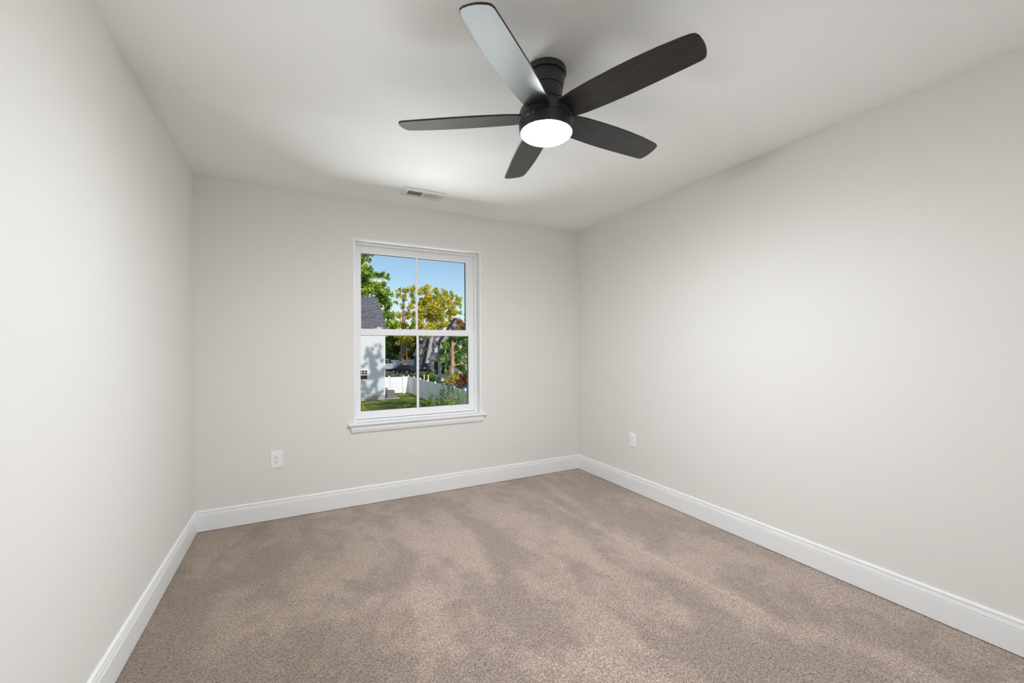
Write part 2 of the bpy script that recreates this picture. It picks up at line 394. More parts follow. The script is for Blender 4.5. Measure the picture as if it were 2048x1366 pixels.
# ------------------------------------------------------------------ window
win = bpy.data.objects.new('window_1', None); COL.objects.link(win); win.location = (1.565, 0, OZ0); struct(win)
SZ = .652                                                     # top of the stool
jt = .016
j = MB(); j.box(OX0, OX0+jt, -.001, .09, SZ, OZ1); j.box(OX1-jt, OX1, -.001, .09, SZ, OZ1); j.box(OX0+jt, OX1-jt, -.001, .09, OZ1-jt, OZ1)
j.build('jamb', M['trim'], win, bevel=.0015)
JX0, JX1, JZ = OX0+jt, OX1-jt, OZ1-jt
def ring(mb, x0, x1, z0, z1, l, r, b, t, y0, y1):
    mb.box(x0, x0+l, y0, y1, z0, z1); mb.box(x1-r, x1, y0, y1, z0, z1); mb.box(x0+l, x1-r, y0, y1, z1-t, z1); mb.box(x0+l, x1-r, y0, y1, z0, z0+b); return mb
fr = MB(); ring(fr, JX0-.004, JX1+.004, SZ-.01, JZ+.004, .018, .018, .02, .022, .083, .160)
ring(fr, JX0+.014, JX1-.014, SZ+.01, JZ-.018, .011, .011, .008, .012, .118, .160)
fr.build('window_frame', M['vinyl'], win, bevel=.0015)
# lower sash (inner), glass centre at y .112
lx0, lx1 = JX0+.015, JX1-.015
ls = MB(); ring(ls, lx0, lx1, SZ+.014, 1.409, .033, .054, .062, .052, .093, .117)
ring(ls, lx0+.029, lx1-.050, SZ+.072, 1.361, .005, .005, .005, .005, .099, .104)
lsash = ls.build('lower_sash', M['vinyl'], win, bevel=.002)
GX0, GX1 = lx0+.033, lx1-.054
sub(MB().box(GX0, GX1, .110, .113, SZ+.076, 1.357).build('glass', M['glass']), lsash)
mc = (GX0+GX1)/2+.003
sub(MB().box(mc-.0095, mc+.0095, .105, .117, SZ+.076, 1.357).build('muntin', M['vinyl'], bevel=.002), lsash)
sp = MB(); ring(sp, GX0-.001, GX1+.001, SZ+.075, 1.358, .0015, .0065, .003, .0045, .114, .128)
sub(sp.build('glazing_gasket', M['spacer']), lsash)
lk = MB(); lk.box(1.195, 1.255, .095, .116, 1.409, 1.414); lk.lathe([(.013, 1.414), (.012, 1.424), (.004, 1.427)], 1.225, .106, 20, True, True)
lk.hull8([(1.222, .098, 1.418), (1.262, .094, 1.416), (1.262, .104, 1.416), (1.222, .112, 1.418), (1.222, .098, 1.425), (1.262, .094, 1.421), (1.262, .104, 1.421), (1.222, .112, 1.425)])
sub(lk.build('sash_lock', M['vinyl'], bevel=.001), lsash)
# upper sash (outer)
us = MB(); ux0, ux1, uz1 = JX0+.021, JX1-.021, JZ-.020
ring(us, ux0, ux1, 1.362, uz1, .037, .060, .046, .052, .124, .148)
ring(us, ux0+.033, ux1-.056, 1.404, uz1-.048, .005, .005, .005, .005, .129, .134)
usash = us.build('upper_sash', M['vinyl'], win, bevel=.002)
HX0, HX1 = ux0+.037, ux1-.060
sub(MB().box(HX0, HX1, .140, .143, 1.408, uz1-.052).build('glass', M['glass']), usash)
mc = (HX0+HX1)/2+.004
sub(MB().box(mc-.0095, mc+.0095, .135, .147, 1.408, uz1-.052).build('muntin', M['vinyl'], bevel=.002), usash)
sp = MB(); ring(sp, HX0-.001, HX1+.001, 1.407, uz1-.051, .001, .0045, .0015, .005, .144, .156)
sub(sp.build('glazing_gasket', M['spacer']), usash)
# stool and apron
st = MB(); st.box(OX0+.0005, OX1-.0005, 0.0, .0855, SZ-.0199, SZ-.0001)
st.prism([(0, SZ-.02), (0, SZ), (-.030, SZ), (-.035, SZ-.004), (-.036, SZ-.010), (-.034, SZ-.016), (-.029, SZ-.019)], 0, .977, 2.150)
st.build('window_stool', M['trim'], win)
ap = MB()
def apr(y, z): return y, z
prof = [(-.001, .632), (-.019, .632), (-.020, .622), (-.017, .617), (-.0165, .614), (-.0195, .612), (-.0185, .600), (-.015, .588), (-.011, .579), (-.008, .576), (-.001, .576)]
n = len(prof); vs = []
for x, s_ in ((.992, 1), (2.130, -1)):
    for y, z in prof: vs.append((x+s_*((.632-z)*.14), y, z))
ap.add(vs, [tuple(range(n)), tuple(range(n, 2*n))[::-1]]+[(i, (i+1) % n, n+(i+1) % n, n+i) for i in range(n)])
ap.build('window_apron', M['trim'], win)

# ------------------------------------------------------------------ electrical outlets
def outlet(root, w_, h_, P):
    """P(u, v, d) maps plate coordinates to the wall: u right, v up, d out of the wall"""
    def bx(u0, u1, v0, v1, d0, d1, taper=0):
        a = [P(u0, v0, d0), P(u1, v0, d0), P(u1, v1, d0), P(u0, v1, d0), P(u0+taper, v0+taper, d1), P(u1-taper, v0+taper, d1), P(u1-taper, v1-taper, d1), P(u0+taper, v1-taper, d1)]
        return MB().hull8(a)
    bx(-w_/2, w_/2, -h_/2, h_/2, 0, .0055, .003).build('wall_plate', M['plate'], root, bevel=.0008)
    rc = bx(-.0165, .0165, -.033, .033, .0045, .0075, .0006).build('receptacle', M['plate'], root, bevel=.0006)
    for c in (.0165, -.0165):
        sl = bx(-.0075, -.0055, c+.002, c+.010, .0070, .00765); k = bx(.0055, .0075, c+.002, c+.009, .0070, .00765); sl.add(k.v, k.f)
        sub(sl.build('slots', M['slot']), rc)
        g = MB(); vs = [P(.003*math.cos(a), c-.006+.0032*math.sin(a), dd) for dd in (.0070, .00765) for a in [2*PI*i/12 for i in range(12)]]
        g.add(vs, [tuple(range(12)), tuple(range(12, 24))[::-1]]+[(i, (i+1) % 12, 12+(i+1) % 12, 12+i) for i in range(12)])
        sub(g.build('ground_hole', M['slot']), rc)
    for v in (.048, -.048):
        g = MB(); vs = [P(.003*math.cos(a), v+.003*math.sin(a), dd) for dd in (.0050, .0060) for a in [2*PI*i/12 for i in range(12)]]
        g.add(vs, [tuple(range(12)), tuple(range(12, 24))[::-1]]+[(i, (i+1) % 12, 12+(i+1) % 12, 12+i) for i in range(12)])
        g.build('screw', M['plate'], root)
o1 = thing('electrical_outlet', 'white duplex outlet on the window wall, left below the window', 'outlet', (.483, 0, .436))
outlet(o1, .076, .126, lambda u, v, d_: (.483+u, -d_, .436+v))
o2 = thing('electrical_outlet', 'white outlet on the blank right-hand wall above the baseboard', 'outlet', (RW, -.780, .442))
outlet(o2, .074, .118, lambda u, v, d_: (RW-d_, -.780-u, .442+v))

# ------------------------------------------------------------------ ceiling vent
vt = thing('ceiling_vent', 'white rectangular air register in the ceiling above the window', 'vent', (1.49, -.331, RH))
VX0, VX1, VY0, VY1 = 1.334, 1.646, -.413, -.249
A0, A1, B0, B1 = 1.371, 1.483, 1.497, 1.611; C0, C1 = -.368, -.284
vf = MB(); zt, zb_ = RH-.0005, RH-.007
for (x0, x1, y0, y1) in ((VX0, A0, VY0, VY1), (B1, VX1, VY0, VY1), (A0, B1, VY0, C0), (A0, B1, C1, VY1), (A1, B0, C0, C1)):
    vf.box(x0, x1, y0, y1, zb_, zt)
vf.build('face_plate', M['vent'], vt)
MB().box(A0, B1, C0, C1, RH-.0012, RH-.0004).build('duct', M['duct'], vt)
for (x0, x1, sg) in ((A0, A1, -1), (B0, B1, 1)):
    lv = MB(); k = 18
    for i in range(k):
        x = x0+(i+.5)*(x1-x0)/k; dx = .0022*sg
        a, b = (x-dx, RH-.0015), (x+dx, RH-.0066); th = .0006
        lv.prism([(a[0]-th, a[1]), (a[0]+th, a[1]), (b[0]+th, b[1]), (b[0]-th, b[1])], 1, C0, C1)
    lv.build('louvers', M['vent'], vt)
MB().box(1.622, 1.627, -.345, -.305, RH-.016, RH-.006).build('damper_lever', M['vent'], vt)
for yy in (-.331,):
    for xx in (1.350,):
        MB().lathe([(.004, RH-.0072), (.003, RH-.0085)], xx, yy, 12, True, True).build('screw', M['vent'], vt)

# ------------------------------------------------------------------ ceiling fan
FX, FY = 1.581, -1.973
fan = thing('ceiling_fan', 'black five-blade flush-mount ceiling fan with a lit round lamp', 'ceiling fan', (FX, FY, RH))
MB().lathe([(.086, RH), (.0875, RH-.004), (.0875, RH-.019), (.0845, RH-.0235), (.0740, RH-.024)], FX, FY, 96).build('canopy', M['canopy'], fan, smooth=True)
MB().lathe([(.0780, RH-.022), (.0750, RH-.0245), (.0750, RH-.0275), (.0795, RH-.028), (.0800, RH-.030), (.0795, RH-.045), (.0765, RH-.062), (.0735, RH-.077), (.0725, RH-.079), (.0680, RH-.0792), (.0680, RH-.0825), (.0718, RH-.083),
            (.0695, RH-.098), (.0690, RH-.108), (.0705, RH-.120), (.0765, RH-.134), (.0855, RH-.146), (.0895, RH-.151), (.0870, RH-.153)], FX, FY, 96).build('mounting_neck', M['canopy'], fan, smooth=True)
MB().lathe([(.0860, RH-.150), (.0860, RH-.157), (.0905, RH-.158), (.1010, RH-.163), (.1110, RH-.174), (.1165, RH-.190), (.1175, RH-.205), (.1175, RH-.2205), (.1150, RH-.2215), (.1145, RH-.224)], FX, FY, 96).build('motor_housing', M['canopy'], fan, smooth=True)
lkit = MB().lathe([(.1145, RH-.2225), (.1165, RH-.2230), (.1175, RH-.2245), (.1180, RH-.235), (.1170, RH-.255), (.1145, RH-.2695), (.1120, RH-.2715), (.1080, RH-.2715)], FX, FY, 96).build('light_kit', M['canopy'], fan, smooth=True)
sub(MB().lathe([(.1085, RH-.265), (.1090, RH-.2716), (.1070, RH-.2750), (.1010, RH-.2795), (.0900, RH-.2842), (.070, RH-.2882), (.035, RH-.2910), (.002, RH-.2918)], FX, FY, 96, False, True).build('lamp_lens', M['lens'], smooth=True), lkit)
for a in (200, 212):
    a = math.radians(a); p0 = Vector((FX+.1165*math.cos(a), FY+.1165*math.sin(a), RH-.236)); dr = Vector((math.cos(a), math.sin(a), 0))
    MB().tube([p0, p0+dr*.004], [.0035, .0028], 10).build('screw', M['screw'], fan, smooth=True)
OUT = [(.085, -.050), (.120, -.062), (.170, -.070), (.25, -.0755), (.345, -.0795), (.436, -.0800), (.515, -.0770), (.590, -.0705), (.622, -.0660), (.636, -.0590), (.6435, -.046), (.6480, -.022), (.6495, 0),
       (.6470, .022), (.6420, .040), (.6360, .0490), (.6240, .0535), (.55, .0575), (.462, .0615), (.370, .0650), (.27, .0655), (.170, .0620), (.110, .0540), (.085, .045)]
ZB = 2.238; PIT = math.radians(11.5)
for k in range(5):
    a = 3.83154+k*2*PI/5
    R_ = Matrix.Rotation(a, 4, 'Z') @ Matrix.Rotation(-PIT, 4, 'X')
    mb = MB(); n = len(OUT); h = .0035
    inner = [(x*.995+.0004, y*.975) for x, y in OUT]
    vs = [(x, y, -h) for x, y in inner]+[(x, y, -h*.5) for x, y in OUT]+[(x, y, h*.5) for x, y in OUT]+[(x, y, h) for x, y in inner]
    fs = [tuple(range(n)), tuple(range(3*n, 4*n))[::-1]]+[(l*n+i, l*n+(i+1) % n, (l+1)*n+(i+1) % n, (l+1)*n+i) for l in range(3) for i in range(n)]
    bl = MB().add(vs, fs).build('blade', M['blade'])
    bl.matrix_world = Matrix.Translation((FX, FY, ZB)) @ R_
    sub(bl, fan)

LEFT = [(8.6,57.0,14.1,0.55),(9.5,58.2,14.7,0.5),(10.1,57.5,14.6,0.28),(8.8,58.4,13.5,0.5),(9.7,58.5,13.8,0.36),(8.7,56.3,11.7,0.69),(9.6,56.1,12.1,0.41),(11.0,59.3,12.0,0.51),(11.3,57.0,11.8,0.35),(12.0,56.9,11.3,0.43),(9.0,60.0,11.2,0.87),(10.1,57.9,10.6,0.85),(11.7,59.3,10.7,0.66),(9.1,57.9,9.2,0.99),(10.9,58.6,9.1,0.94),(11.7,56.6,9.2,0.63),(12.9,58.5,9.1,0.29),(11.8,59.5,8.0,0.96),(12.4,58.1,7.6,0.65),(12.0,59.0,6.2,1.03),(12.8,58.7,6.0,0.66),(11.8,56.3,4.6,0.84),(13.5,59.0,4.7,0.52),(8.0,58.4,13.0,0.84),(7.6,57.2,10.7,0.96),(7.7,56.1,8.5,0.95)]
THIN = [(22.8,98.5,15.5,0.73),(23.9,96.9,15.3,0.84),(25.7,97.9,15.8,0.86),(22.3,98.5,14.0,0.73),(23.8,97.9,13.6,0.85),(25.6,98.7,14.2,0.86),(21.5,96.6,12.2,0.48),(23.3,98.2,11.8,0.85),(24.8,96.8,11.5,0.97),(22.8,98.7,9.4,0.97),(24.6,98.5,9.5,1.1),(25.4,95.4,9.5,0.96),(21.5,95.5,6.8,1.06),(23.3,95.9,6.6,1.07),(26.0,98.9,6.8,1.11),(21.9,96.7,4.5,0.95),(23.5,97.5,4.0,1.09),(24.6,96.2,3.9,0.96),(25.5,97.0,2.1,0.49),(22.3,96.5,2.3,0.6)]
MAIN = [(23.9,84.1,13.2,0.85),(25.6,85.5,13.8,0.87),(27.8,85.5,14.1,0.77),(26.8,87.4,12.5,1.34),(28.4,86.1,12.6,1.34),(30.6,87.6,13.6,0.91),(32.0,87.1,13.2,0.8),(33.7,87.9,12.7,0.7),(24.9,86.0,11.0,1.31),(26.3,83.0,10.0,1.5),(29.8,87.2,10.8,1.59),(32.2,87.8,11.2,1.27),(33.5,87.4,11.7,0.69),(24.2,85.4,8.5,1.41),(26.7,86.3,8.0,1.55),(28.0,83.3,8.2,1.3),(31.3,87.0,8.8,1.25),(32.2,85.4,9.3,0.9),(23.7,83.7,6.0,1.27),(25.5,82.4,5.7,1.27),(29.2,87.1,6.3,1.24),(31.0,87.9,6.8,0.8),(24.3,82.5,4.3,0.84),(24.3,86.8,4.0,0.88)]
DARK1 = [(20.9,107.7,5.4,1.3),(21.7,107.0,3.7,1.3),(23.4,107.4,4.5,1.58),(22.6,108.8,1.5,1.46),(24.2,109.1,0.9,1.34),(21.3,106.6,-0.7,1.29),(23.5,108.3,-1.3,1.06),(22.6,106.6,6.7,1.3)]
DARK2 = [(27.1,106.7,3.5,1.46),(28.4,105.5,4.1,1.59),(28.3,107.1,0.8,1.34),(29.4,107.4,0.2,1.35),(26.9,106.0,-0.2,1.06),(30.3,107.5,2.2,1.62),(27.6,105.4,-1.3,0.92),(29.9,104.7,-0.5,1.06)]
DARK3 = [(33.0,112.3,3.6,1.42),(32.2,110.6,0.8,1.26),(34.1,111.1,5.7,1.27),(35.5,111.7,4.8,1.14),(37.1,112.3,6.0,1.3),(38.5,111.0,5.4,1.29),(31.5,110.6,-2.3,1.25)]
RIGHT = [(18.2,51.1,1.0,0.41),(18.1,49.4,1.7,0.53),(19.7,51.4,2.4,0.62),(20.7,51.2,2.4,0.7),(20.9,49.6,1.7,0.61),(20.6,49.9,0.7,0.68),(20.1,50.1,-0.0,0.55),(21.2,50.4,-0.5,0.55),(18.3,50.3,0.2,0.47),(17.9,50.2,-0.5,0.27),(20.6,50.4,-1.4,0.55),(19.0,51.3,-0.9,0.41),(21.0,50.0,-2.1,0.48),(18.3,49.8,-1.8,0.27),(20.2,50.7,-2.3,0.34),(19.7,49.2,3.2,0.54),(20.8,49.4,3.2,0.54),(19.4,51.4,2.9,0.48),(21.6,50.1,1.0,0.69),(21.8,50.1,-1.1,0.69),(21.2,48.5,3.0,0.67)]
ORANGE = [(26.1,65.8,5.8,0.71),(27.0,66.2,5.2,0.71),(27.0,65.0,6.2,0.44),(26.8,66.2,4.3,0.71),(27.7,66.3,5.0,0.81),(25.5,65.1,4.7,0.52),(27.5,66.3,7.4,0.27)]
YELLOW = [(17.7,48.0,-3.0,0.26),(18.2,48.2,-3.2,0.33),(18.5,47.8,-2.7,0.32),(19.1,48.2,-2.6,0.39),(19.2,48.3,-3.1,0.39),(18.2,47.4,-2.3,0.26)]
RED = [(17.3,42.5,-2.6,0.29),(17.9,43.2,-2.2,0.3),(18.4,43.6,-2.6,0.36),(18.0,42.7,-3.0,0.3),(18.4,42.9,-2.1,0.36),(18.6,43.1,-2.9,0.36),(17.5,42.8,-3.2,0.24)]
SHADE = [(9.38,9.91,16.99,0.1),(9.14,9.78,16.75,0.13),(9.73,9.92,16.93,0.09),(8.62,10.49,16.34,0.13),(9.7,9.75,16.61,0.15),(8.72,9.94,16.19,0.23),(8.98,10.93,15.35,0.28),(9.55,9.07,16.38,0.18),(8.38,10.42,15.55,0.1),(8.89,10.84,14.88,0.23),(9.28,9.78,15.34,0.23),(9.71,9.56,16.3,0.15),(9.89,11.01,14.92,0.13),(8.3,9.6,15.31,0.13),(8.56,9.47,15.61,0.09),(9.05,10.09,14.84,0.26),(9.24,10.75,14.14,0.28),(10.09,9.25,15.09,0.23),(9.94,9.8,14.35,0.2),(9.53,9.83,14.24,0.26),(8.96,11.08,13.37,0.23),(9.4,10.1,13.67,0.23),(8.55,11.14,13.3,0.2),(8.21,9.42,13.96,0.2),(8.37,9.84,13.55,0.2),(8.5,10.63,12.67,0.2),(9.0,11.21,12.46,0.2),(8.04,10.13,12.88,0.18),(8.94,9.56,13.11,0.13),(9.46,9.3,12.66,0.26),(8.72,10.32,12.36,0.15),(9.14,9.48,12.26,0.26),(8.56,11.02,11.34,0.2),(8.15,11.1,11.89,0.18),(10.01,9.46,12.91,0.1)]

# ------------------------------------------------------------------ outside
G = -3.55
struct(MB().box(-60, 160, .2, 43, G-.3, G).build('ground', M['grass']))
struct(MB().box(-60, 160, 43, 200, G-.3, G-.01).build('pavement', M['asphalt']))

def foliage(name, clusters, leaf, mat, parent=None, dens=1.0, seed=1, flat=.0):
    rng = np.random.default_rng(seed); V = []
    puffs = []
    for (x, y, z, r) in clusters:
        puffs.append((x, y, z, r*.8))
        for _ in range(4):
            o_ = rng.normal(size=3)*r*.55; puffs.append((x+o_[0], y+o_[1], z+o_[2], r*(.35+.25*rng.random())))
    for (x, y, z, r) in puffs:
        k = int(max(20, dens*9.0*(r/leaf)**2))
        d = rng.normal(size=(k, 3)); d /= np.linalg.norm(d, axis=1)[:, None]
        rad = r*(.2+.95*rng.random(k)**.6)
        c = np.array([x, y, z])+d*rad[:, None]
        a = rng.normal(size=(k, 3)); a[:, 1] *= .7; a /= np.linalg.norm(a, axis=1)[:, None]
        b = rng.normal(size=(k, 3)); b -= a*(a*b).sum(1)[:, None]; b /= np.linalg.norm(b, axis=1)[:, None]
        s = leaf*(.6+.8*rng.random(k))[:, None]
        V.append(np.stack([c-a*s, c+b*s*.55, c+a*s, c-b*s*.55], 1))
    V = np.concatenate(V).reshape(-1, 3); nq = len(V)//4
    F = np.arange(nq*4).reshape(-1, 4)
    me = bpy.data.meshes.new(name); me.from_pydata(V.tolist(), [], F.tolist()); me.materials.append(mat)
    o = bpy.data.objects.new(name, me); COL.objects.link(o)
    if parent is not None: sub(o, parent)
    return o
def tree(name, label, base, top, trunk_r, clusters, leaf, mat, bark, branches=6, dens=1, seed=1, group=None, cat='tree', bend=None):
    t = thing(name, label, cat, base, group)
    rnd = random.Random(seed); b = Vector(base); tp = Vector(top)
    mid = b.lerp(tp, .5)+Vector((rnd.uniform(-.2, .2), 0, 0)) if bend is None else Vector(bend)
    tr = MB().tube([b-Vector((0, 0, .1)), b.lerp(mid, .5), mid, mid.lerp(tp, .5), tp], [trunk_r*1.15, trunk_r, trunk_r*.85, trunk_r*.65, trunk_r*.35], 10)
    cs = sorted(clusters, key=lambda c: -c[3])[:branches]
    for c in cs:
        p1 = Vector(c[:3]); f = rnd.uniform(.45, .9); p0 = b.lerp(tp, f)
        if p0.z > p1.z: p0 = b.lerp(tp, .4)
        tr.tube([p0, p0.lerp(p1, .5)+Vector((0, 0, .1*(p1-p0).length)), p1], [trunk_r*.4, trunk_r*.25, trunk_r*.08], 6)
    sub(tr.build('trunk', bark, smooth=True), t)
    foliage('foliage', clusters, leaf, mat, t, dens, seed)
    return t

tree('evergreen_tree', 'dense dark trees filling the gap behind the thick trunk', (27.5, 126, G), (27.5, 126, 5), .3, [(23.5+1.7*i+.3*(j % 2), 126, -2.2+2.1*j, 1.5) for i in range(6) for j in range(4)], .3, M['leaf_dark'], M['bark'], 5, .8, 24)
# neighbour's white house
H0 = (6.9, 36.5)
hs = thing('house', 'white-sided house with grey shingle roof close on the left', 'house', (5.0, 36.506, G))
HX = 7.90
hw = MB(); hw.box(-4.0, HX, 36.506, 45.6, -3.10, 2.98); hw.build('siding_wall', M['siding_white'], hs)
MB().box(-3.97, HX-.03, 36.536, 45.57, G, -3.10).build('foundation', M['foundation'], hs)
cb = MB(); cb.box(HX-.09, HX+.02, 36.485, 36.505, -3.08, 2.95); cb.box(HX, HX+.02, 36.505, 36.62, -3.08, 2.95); cb.build('corner_board', M['white_paint'], hs)
rf = MB(); rf.prism([(36.20, 2.82), (36.20, 2.97), (41.05, 6.52), (45.9, 2.97), (45.9, 2.82), (41.05, 6.37)], 0, -4.3, HX+.14); rf.build('roof', M['shingle'], hs)
gb = MB(); gb.prism([(36.506, 2.98), (45.6, 2.98), (41.05, 6.30)], 0, -4.0, HX); gb.build('gable', M['siding_white'], hs)
MB().box(-4.3, HX+.14, 36.10, 36.20, 2.84, 2.98).build('gutter', M['white_paint'], hs)
wn = MB(); ring(wn, 5.55, 6.36, -1.62, -.70, .06, .06, .06, .05, 36.46, 36.51); wf = wn.build('window_frame', M['white_paint'], hs)
sub(MB().box(5.60, 6.31, 36.49, 36.503, -1.57, -.74).build('pane', M['winglass']), wf)
mu = MB(); mu.box(5.60, 6.31, 36.468, 36.489, -1.19, -1.13); mu.box(5.60, 6.31, 36.468, 36.489, -.95, -.92)
for xx in (5.80, 6.06): mu.box(xx, xx+.03, 36.468, 36.489, -1.15, -.74)
sub(mu.build('muntin', M['white_paint']), wf)

# air conditioners on a slab
MB0 = MB().box(7.95, 9.3, 36.75, 38.3, G, G+.09).build('concrete_slab', M['concrete']); tag(MB0, 'low concrete slab under the air conditioner beside the white house', 'slab')
def condenser(cx, cy, s_, h_, label):
    t = thing('air_conditioner', label, 'air conditioner', (cx, cy, G+.09), 'condensers beside the white house')
    MB().box(cx-s_/2, cx+s_/2, cy-s_/2, cy+s_/2, G+.09, G+.09+h_).build('cabinet', M['ac'], t, bevel=.03)
    gr = MB(); gr.box(cx-s_*.46, cx+s_*.46, cy-s_*.46, cy+s_*.46, G+.09+h_, G+.12+h_); gr.build('top_grille', M['acdark'], t)
    sl = MB()
    for i in range(7): sl.box(cx-s_*.44, cx+s_*.44, cy-s_/2-.012, cy-s_/2, G+.16+i*h_/8, G+.16+i*h_/8+.03)
    sl.build('louvers', M['acdark'], t)
condenser(8.50, 37.25, .74, .66, 'nearer grey air conditioner at the foot of the white house')
condenser(8.32, 39.3, .60, .72, 'farther grey air conditioner against the white house, near the gate')
tag(MB().box(7.98, 8.66, 38.95, 39.65, G, G+.09).build('concrete_slab', M['concrete']), 'small concrete slab under the farther air conditioner', 'slab')

# fences
FT = -1.74
def post(x, y, p, top=FT+.08, r=.065):
    mb = MB().box(x-r, x+r, y-r, y+r, G, top); mb.add([(x-r*1.25, y-r*1.25, top), (x+r*1.25, y-r*1.25, top), (x+r*1.25, y+r*1.25, top), (x-r*1.25, y+r*1.25, top), (x, y, top+.08)], [(0,3,2,1),(0,1,4),(1,2,4),(2,3,4),(3,0,4)])
    return mb.build('post', M['fence'], p)
def panel(x0, y0, x1, y1, p):
    mb = MB(); t_ = .02
    if abs(x1-x0) > abs(y1-y0):
        mb.box(x0, x1, y0-t_, y0+t_, G+.12, FT-.05); mb.box(x0, x1, y0-.045, y0+.045, FT-.12, FT); mb.box(x0, x1, y0-.045, y0+.045, G+.06, G+.22)
        k = int((x1-x0)/.16)
        for i in range(1, k): xx = x0+(x1-x0)*i/k; mb.box(xx-.004, xx+.004, y0-t_-.004, y0+t_+.004, G+.22, FT-.12)
    else:
        mb.box(x0-t_, x0+t_, y0, y1, G+.12, FT-.05); mb.box(x0-.045, x0+.045, y0, y1, FT-.12, FT); mb.box(x0-.045, x0+.045, y0, y1, G+.06, G+.22)
        k = int((y1-y0)/.16)
        for i in range(1, k): yy = y0+(y1-y0)*i/k; mb.box(x0-t_-.004, x0+t_+.004, yy-.004, yy+.004, G+.22, FT-.12)
    return mb.build('panel', M['fence'], p)
XF, YF = 11.18, 41.10
f1 = thing('vinyl_fence', 'white vinyl privacy fence running along the right side of the yard', 'fence', (XF, 25, G))
ysf = [YF-2.42*i for i in range(11)]
for y in ysf: post(XF, y, f1)
for a, b in zip(ysf[1:], ysf[:-1]): panel(XF, a+.065, XF, b-.065, f1)
f2 = thing('vinyl_fence', 'short white fence across the far end of the yard, either side of the gate', 'fence', (9.5, YF, G))
for x in (8.02, 9.16, 10.62): post(x, YF, f2)
panel(8.09, YF, 9.09, YF, f2); panel(10.69, YF, XF-.09, YF, f2)
gt = thing('fence_gate', 'white vinyl gate with a diagonal brace at the yard end', 'gate', (9.9, YF, G))
mb = MB(); ring(mb, 9.25, 10.53, G+.08, FT-.02, .09, .09, .12, .12, YF-.04, YF+.04); mb.build('gate_frame', M['fence'], gt)
MB().box(9.33, 10.45, YF-.02, YF+.02, G+.15, FT-.1).build('gate_panel', M['fence'], gt)
MB().hull8([(9.34, YF-.038, FT-.24), (9.34, YF-.038, FT-.14), (9.34, YF-.02, FT-.14), (9.34, YF-.02, FT-.24), (10.44, YF-.038, G+.20), (10.44, YF-.038, G+.30), (10.44, YF-.02, G+.30), (10.44, YF-.02, G+.20)]).build('diagonal_brace', M['fence'], gt)
f3 = thing('vinyl_fence', 'distant white board fence behind the parked cars', 'fence', (22, 102.5, G))
MBf = MB().box(15.0, 27.6, 102.5, 102.58, G, -1.62); MBf.build('panel', M['fence'], f3)
for i in range(6): MB().box(15+i*2.4, 15.14+i*2.4, 102.4, 102.6, G, -1.5).build('post', M['fence'], f3)

# trees
tree('leafy_tree', 'tall light green leafy tree rising behind the grey-roofed white house', (9.6, 58, G), (9.4, 58, 13), .30, LEFT+[(9.0, 58, 12.6, .7), (9.5, 57.5, 11.6, .8), (10.5, 58, 11.3, .7), (10.9, 58.3, 10.0, .9), (11.2, 58, 8.4, .9), (9.8, 58, 9.9, .9)], .19, M['leaf_green'], M['bark'], 8, 1.0, 11)
tree('leafy_tree', 'yellow-green tree with a thick bare pinkish trunk behind the parked cars', (23.35, 100, G), (23.6, 98, 13.5), .42, THIN, .24, M['leaf_gold'], M['bark'], 10, .75, 12)
tree('leafy_tree', 'broad golden autumn tree filling the middle of the right upper pane', (26.0, 87.6, G), (28.6, 85.5, 11), .40, MAIN, .25, M['leaf_gold'], M['bark_pale'], 9, 1.1, 13, bend=(26.9, 87, 2.0))
tree('thin_tree', 'slender tree with a reddish trunk just right of the thick trunk', (22.7, 91, G), (22.7, 91, 4.6), .16, [(22.7, 91, 4.4, .8), (23.3, 91, 3.4, .6), (22.2, 91, 3.6, .5)], .19, M['leaf_gold'], M['bark_red'], 3, .8, 14)
tree('pale_trunk_tree', 'leaning pale-barked trunk crossing in front of the dark blue house', (23.4, 86.0, G), (26.2, 86.0, 3.9), .12, [(23.8, 86, .6, .5), (24.6, 85.6, -.3, .4), (24.5, 86, 2.6, .5), (25.4, 85.8, 1.0, .3)], .17, M['leaf_wisp'], M['bark_pale'], 3, .45, 15, bend=(24.5, 86, .6))
tree('evergreen_tree', 'dark green evergreen behind the distant fence, left of the thick trunk', (22.3, 108, G), (22.3, 108, 5.5), .25, DARK1+[(19.9, 108, 3.4, 1.4), (20.1, 108, .7, 1.3)], .20, M['leaf_dark'], M['bark'], 5, 1.1, 16)
tree('evergreen_tree', 'dark brushy evergreen behind the distant fence, right of the red trunk', (28.2, 109, G), (28.2, 109, 4), .25, [(x+.5, y+3, z, r) for x, y, z, r in DARK2], .20, M['leaf_dark'], M['bark'], 5, 1.1, 17)
tree('evergreen_tree', 'dark tree behind the blue house ridge', (36.0, 119, G), (36, 119, 5), .25, [(x+2.2, y+7, z, r) for x, y, z, r in DARK3], .22, M['leaf_dark'], M['bark'], 5, 1.0, 18)
tree('leafy_tree', 'fresh green tree with a warm sunlit trunk in front of the cream house', (19.10, 50, G), (19.2, 50, 2.4), .27, RIGHT+[(18.7, 50.4, 1.6, .5), (19.0, 51.2, 2.2, .5), (20.2, 50.6, -.9, .5), (20.0, 50.8, 1.3, .6), (20.5, 50.8, -.1, .6), (18.0, 50.9, .7, .35), (20.9, 50.6, -1.7, .5)], .115, M['leaf_fresh'], M['bark_ivy'], 3, 1.0, 19)
tree('leafy_tree', 'pinkish-orange tree top at the far right of the upper pane', (21.9, 53, G), (21.9, 53, 4.6), .14, [(.624+(x-.624)*.813, y*.813-.65, 1.24+(z-1.24)*.813, r*.813) for x, y, z, r in ORANGE], .12, M['leaf_orange'], M['bark'], 4, 1.8, 20)
